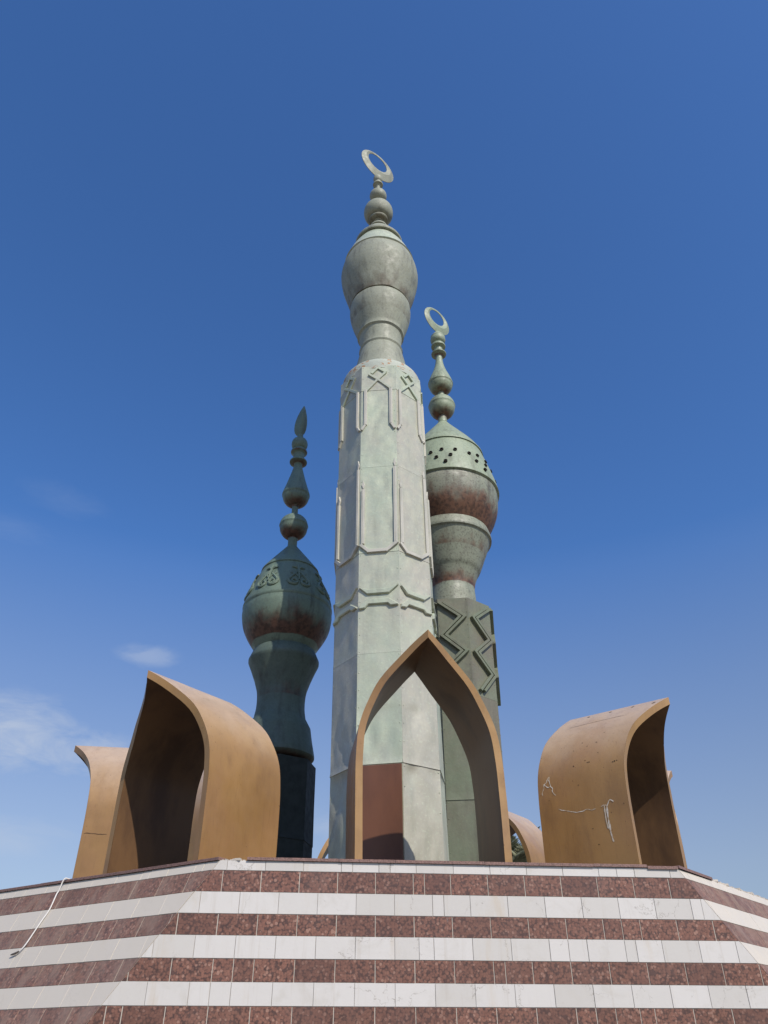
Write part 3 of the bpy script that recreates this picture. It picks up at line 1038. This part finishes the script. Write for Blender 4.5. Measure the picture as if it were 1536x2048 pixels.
for k in range(8):
    fr0 = oct_frame(A1, PSI1, k, TW1)

    def fr(u, z, d, fr0=fr0):
        return fr0(u * 0.962, z, d)
    mb = MB()
    W_ = 0.08
    D_ = 0.055
    # crossed diamond at the top of the face
    strip(mb, fr, [(-0.39, 14.0), (-0.02, 14.46), (0.235, 14.75)], W_, D_)
    strip(mb, fr, [(0.375, 14.06), (-0.02, 14.46), (-0.31, 14.70)], W_, D_ + 0.0012)
    strip(mb, fr, [(0.245, 14.735), (-0.015, 14.955)], W_, D_ + 0.0024)
    strip(mb, fr, [(-0.225, 14.715), (-0.015, 14.965)], W_, D_ + 0.0036)
    mb.build("diamond_knot", M['pale'], tw)
    mb = MB()
    for s_, u in ((-1, -0.405), (1, 0.385)):
        strip(mb, fr, [(u, 14.05), (u, 12.62)], 0.098, 0.055)
        strip(mb, fr, [(u, 14.05), (u, 12.62)], 0.03, 0.066, bev=0.008)
        strip(mb, fr, [(u, 12.64), (u + s_ * 0.11, 12.43)], 0.07, 0.055)
    mb.build("upper_frame", M['trim'], tw)
    mb = MB()
    # long U shaped frame
    for u, zt in ((-0.443, 10.26), (0.472, 11.0)):
        strip(mb, fr, [(u, zt), (u, 8.47)], 0.098, 0.055)
        strip(mb, fr, [(u, zt), (u, 8.47)], 0.03, 0.064, bev=0.008)
        mb.prism([(u - 0.018, zt + 0.03), (u + 0.018, zt + 0.03), (u + 0.05, zt + 0.15), (u, zt + 0.33), (u - 0.05, zt + 0.15)], fr, -0.01, 0.035, 0.012)
    strip(mb, fr, [(-0.505, 8.45), (-0.28, 8.24), (0.225, 8.24), (0.515, 8.48)], 0.09, 0.062)
    mb.build("lower_frame", M['trim'], tw)
    mb = MB()
    mb.prism([(-.52, 7.16), (-.31, 6.96), (.27, 6.96), (.52, 7.18), (.25, 7.10), (-.28, 7.10)], fr, -0.01, 0.06, 0.02)
    mb.build("raised_bracket", M['pale'], tw)
    mb = MB()
    mb.prism([(-.52, 6.55), (-.36, 6.57), (-.27, 6.67), (.236, 6.67), (.307, 6.60), (.51, 6.61), (.51, 6.65), (.26, 6.82), (-.3, 6.82), (-.52, 6.64)], fr, -0.01, 0.06, 0.02)
    mb.build("raised_bracket", M['pale'], tw)
fr = oct_frame(A1, PSI1, 0, TW1)
mb = MB()
mb.prism([(-HW1 + 0.01, 0.0), (HW1 - 0.02, 0.0), (HW1 - 0.02, 2.69), (-HW1 + 0.01, 2.69)], fr, -0.01, 0.05, 0.008)
mb.build("door", M['door'], tw)

# ---- dark tower on the left
td = empty("minaret_tower", "shortest dark green copper tower with scrollwork on its bulb, left of the pale one", "tower", (-3.026, 22.0, H))
td.rotation_euler = (0, math.atan(-0.00774), 0)
oct_shaft("shaft", 1.04, R(34), [0, 2.1, 4.22], M['shadeshaft'], td, 0.006, 9.0, 0.15)
lathe("neck", T2[47:][::-1], M['shadeneck'], td, ((6.1, 7.2, 0.5), (4.25, 4.55, 0.9)), dent=0.006, corner=16)
lathe("bulb", T2[42:48][::-1], M['dark'], td, ((7.9, 9.0, 1.15),), dent=0.008)
band2 = lathe("dome_band", T2[36:43][::-1], M['dark'], td)
lathe("dome", T2[32:37][::-1], M['dark'], td)
lathe("finial", T2F[::-1], M['dark'], td, ((11.95, 12.45, 1.0), (13.2, 13.72, 1.1), (15.2, 15.32, 0.9), (15.7, 15.9, 0.6)), seg=40)
mb = MB()
prof2 = [(0.0, 0.05), (0.06, 0.13), (0.16, 0.19), (0.32, 0.225), (0.55, 0.235), (0.8, 0.215), (1.05, 0.17), (1.3, 0.105), (1.48, 0.045), (1.56, 0.005)]
vv = []
for z, w in prof2:                                  # solid leaf blade with a midrib, bending to the right
    cx = -0.03 + 0.10 * (z / 1.56) ** 1.5
    for (a, b) in ((-1, 0), (-0.45, -0.42), (0.05, -0.62), (0.3, -0.5), (1, 0), (0.3, 0.5), (0.05, 0.62), (-0.45, 0.42)):
        vv.append((cx + a * w, b * w * 0.75, 16.56 + z))
n = len(prof2)
mb.add(vv, [[i * 8 + k, i * 8 + (k + 1) % 8, (i + 1) * 8 + (k + 1) % 8, (i + 1) * 8 + k] for i in range(n - 1) for k in range(8)] + [list(range(8)), [(n - 1) * 8 + k for k in range(8)]])
mb.build("leaf_finial", M['dark'], td, smooth=28)
for k in range(8):
    a0 = R(-24 + 45 * k)
    mb = MB()

    def on(u, t, d, a0=a0):
        z = 9.25 + (10.46 - 9.25) * t
        r = 1.405 + (0.945 - 1.405) * (z - 9.19) / (10.511 - 9.19)
        a = a0 + u / r
        sl_ = Vector((math.sin(a), -math.cos(a), 0.36)).normalized()
        return Vector((r * math.sin(a), -r * math.cos(a), z)) + sl_ * d
    for s_ in (-1, 1):
        sp = []
        for i in range(26):              # spiral volute
            q = i / 25
            an = math.pi * (0.15 - 2.5 * q)
            rr = 0.17 * (1 - 0.78 * q)
            sp.append(on(s_ * (0.175 + rr * math.cos(an)), 0.24 + rr * math.sin(an) * 0.8, 0.035))
        mb.tube(sp, [0.058 * (1 - 0.45 * i / 25) for i in range(26)], 6)
        mb.tube([on(s_ * (0.33 - 0.05 * i), 0.27 + 0.058 * i + 0.012 * math.sin(i), 0.035) for i in range(7)], [0.042, 0.045, 0.042, 0.038, 0.035, 0.03, 0.02], 6)
        mb.tube([on(s_ * 0.02, 0.40, 0.035), on(s_ * 0.10, 0.50, 0.035), on(s_ * 0.06, 0.62, 0.035), on(s_ * 0.02, 0.70, 0.035)], [0.026, 0.03, 0.026, 0.02], 6)
        mb.tube([on(0, 0.70, 0.035), on(s_ * 0.08, 0.77, 0.035), on(s_ * 0.20, 0.76, 0.04)], [0.036, 0.042, 0.02], 6)
        mb.tube([on(s_ * 0.14, 0.48, 0.035), on(s_ * 0.23, 0.56, 0.035)], [0.022, 0.012], 6)
    mb.tube([on(0, 0.30, 0.035), on(0, 0.5, 0.04), on(0, 0.72, 0.035), on(0, 0.88, 0.035)], [0.03, 0.04, 0.04, 0.018], 6)
    mb.build("scrollwork", M['dark'], td, smooth=50)

# ---- bronze tower on the right
tg = empty("minaret_tower", "green copper tower with a perforated onion dome and zigzag shaft, right of the pale one", "tower", (2.244, 22.0, H))
A3, PSI3 = 1.115, R(-7.5)
oct_shaft("shaft", A3, PSI3, [0, 3.0, 5.9, 9.02], M['bronze'], tg, 0.008, 4.0, 0.12)
lathe("neck", T3[45:][::-1], M['mottled'], tg, ((11.0, 11.75, 0.55), (9.9, 10.5, 0.95)), dent=0.012, seed=2)
lathe("bulb", T3[40:46][::-1], M['mottled'], tg, ((12.05, 13.5, 1.15),), dent=0.022, seed=8)
lathe("dome_band", T3[35:41][::-1], M['green'], tg)
lathe("dome", T3[29:36][::-1], M['green'], tg)
lathe("finial", T3F[::-1], M['green'], tg, ((17.45, 18.0, 0.9), (18.75, 19.15, 0.85), (20.85, 20.98, 1.0)), seg=40)
crescent(tg, 23.02, 0.71, R(40), M['green'])
for rep in range(8):
    for (a, z) in ((-22.7, 14.51), (-9.2, 14.59), (-15.3, 14.18), (-5.2, 13.91), (0.9, 14.26), (7.4, 14.58)):
        aa = R(a + 48 * rep - (0 if rep < 7 else 0))
        if rep == 7:
            continue
        r = 1.835 + (1.36 - 1.835) * (z - 13.636) / (15.37 - 13.636)
        r = 1.36 + (15.37 - z) * 0.285 + 0.008
        nrm = Vector((math.sin(aa), -math.cos(aa), 0.28)).normalized()
        tn = Vector((math.cos(aa), math.sin(aa), 0))
        up = nrm.cross(tn) if nrm.cross(tn).z > 0 else -nrm.cross(tn)
        c_ = Vector((r * math.sin(aa), -r * math.cos(aa), z))
        mb = MB()
        n_ = 16
        vv = []
        for (rr, d) in ((0.066, -0.03), (0.066, 0.055), (0.044, 0.055), (0.044, -0.02)):
            for i in range(n_):
                t = 2 * math.pi * i / n_
                vv.append(c_ + (tn * math.cos(t) + up * math.sin(t)) * rr + nrm * d)
        fs = [[j * n_ + i, j * n_ + (i + 1) % n_, (j + 1) * n_ + (i + 1) % n_, (j + 1) * n_ + i] for j in range(3) for i in range(n_)]
        mb.add(vv, fs + [[3 * n_ + i for i in range(n_)]])
        mb.build("port_ring", M['hole'], tg, smooth=30)
for k in range(8):
    s_ = 1 if k % 2 == 0 else -1
    fr = oct_frame(A3, PSI3, k)
    pts = [(-0.38, 8.88), (0.27, 8.35), (-0.32, 7.76), (0.27, 7.22), (-0.34, 6.64), (0.16, 6.05)]
    mb = MB()
    for off in (0.0, 0.145):
        strip(mb, fr, [((u - 0.06 + off) * s_, z) for u, z in pts], 0.08, 0.11)
    mb.build("zigzag_moulding", M['bronze'], tg)

# ------------------------------------------------------------------ cable
cab = [(-5.45, 15.30, 2.60), (-5.593, 14.97, 2.60), (-5.66, 14.90, 2.585), (-5.702, 14.883, 2.40), (-5.72, 14.86, 2.338), (-5.751, 14.778, 2.088), (-5.822, 14.723, 1.904),
       (-5.893, 14.653, 1.694), (-5.961, 14.601, 1.519), (-6.048, 14.608, 1.433), (-6.188, 14.676, 1.396)]
ca = empty("loose_cable", "loose white cable hanging over the left sloping face of the plinth", "cable", (-5.7, 14.9, H))
out_ = Vector((-0.48, -0.77, 0.417)) * 0.014


def crm(pts, sub=5):
    P = [Vector(p_) for p_ in pts]
    o_ = []
    for i in range(len(P) - 1):
        p0, p1, p2, p3 = P[max(i - 1, 0)], P[i], P[i + 1], P[min(i + 2, len(P) - 1)]
        for k in range(sub):
            t = k / sub
            o_.append(0.5 * ((2 * p1) + (p2 - p0) * t + (2 * p0 - 5 * p1 + 4 * p2 - p3) * t * t + (3 * p1 - p0 - 3 * p2 + p3) * t**3))
    o_.append(P[-1])
    return o_


cp = [Vector((x, y, z + EYE)) + out_ - ca.location for x, y, z in cab]
cc = crm(cp)
mb = MB()
mb.tube(cc[:-6], 0.012, 8)
mb.build("sheath", M['cable'], ca, smooth=50)
mb = MB()
mb.tube(cc[-7:], [0.013, 0.015, 0.017, 0.017, 0.016, 0.012, 0.006], 8)
mb.build("frayed_end", M['cable_end'], ca, smooth=50)

# ------------------------------------------------------------------ palm beyond the monument
pm = empty("date_palm", "grey green date palm seen through the small far arch", "palm tree", (6.25, 38.0, 0))
mb = MB()
hh = 8.2
mb.tube([(0.25 * math.sin(i * 0.2), 0, hh * i / 26) for i in range(27)], [0.30 - 0.08 * i / 26 + (0.02 if i % 2 else 0) for i in range(27)], 12)
mb.build("trunk", M['bark'], pm, smooth=40)
top = Vector((0.25 * math.sin(26 * 0.2), 0, hh))
fronds = []
rf = random.Random(3)
for v_ in range(4):
    mb = MB()
    n_ = 22
    Lf = 2.5
    pts = []
    droop = 0.25 + 0.22 * v_
    for i in range(n_ + 1):
        t = i / n_
        pts.append(Vector((Lf * t * (1 - 0.12 * droop * t), 0, 0.75 * t - (0.55 + 1.5 * droop) * t * t)))
    mb.tube(pts, [0.028 * (1 - 0.85 * i / n_) for i in range(n_ + 1)], 5)
    for i in range(2, n_ + 1):
        for rep in range(2):
            for s_ in (-1, 1):
                t = (i - rep * 0.5) / n_
                base = pts[i] if rep == 0 else (pts[i] + pts[i - 1]) / 2
                ln = (0.50 * math.sin(math.pi * min(1, 0.12 + t * 0.85)) + 0.12) * (0.85 + 0.3 * rf.random())
                dirv = Vector((0.62, s_ * (0.8 + 0.2 * rf.random()), 0.32 + 0.25 * rf.random() - 0.35)).normalized()
                wv_ = Vector((0.6, -s_ * 0.3, 0.5)).normalized() * 0.026
                mid = base + dirv * ln * 0.55
                end = base + dirv * ln - Vector((0, 0, 0.07 * ln))
                mb.add([base - wv_ * 0.6, base + wv_ * 0.6, mid + wv_, end, mid - wv_], [[0, 1, 2, 3, 4]])
    me_o = mb.build("frond", M['leaf'], pm, fix=False)
    me_o.location = top
    fronds.append(me_o)
for i in range(30):
    src = fronds[i % 4]
    if i < 4:
        o = src
    else:
        o = src.copy()
        COL.objects.link(o)
        o.parent = pm
    o.location = top + Vector((0, 0, 0.25 * rf.random()))
    o.rotation_euler = ((rf.random() - 0.5) * 0.5, -R(62) + R(95) * ((i * 0.618) % 1.0), i * 2.39996 + rf.random() * 0.3)
    sc_ = 0.85 + 0.3 * rf.random()
    o.scale = (sc_, sc_, sc_)
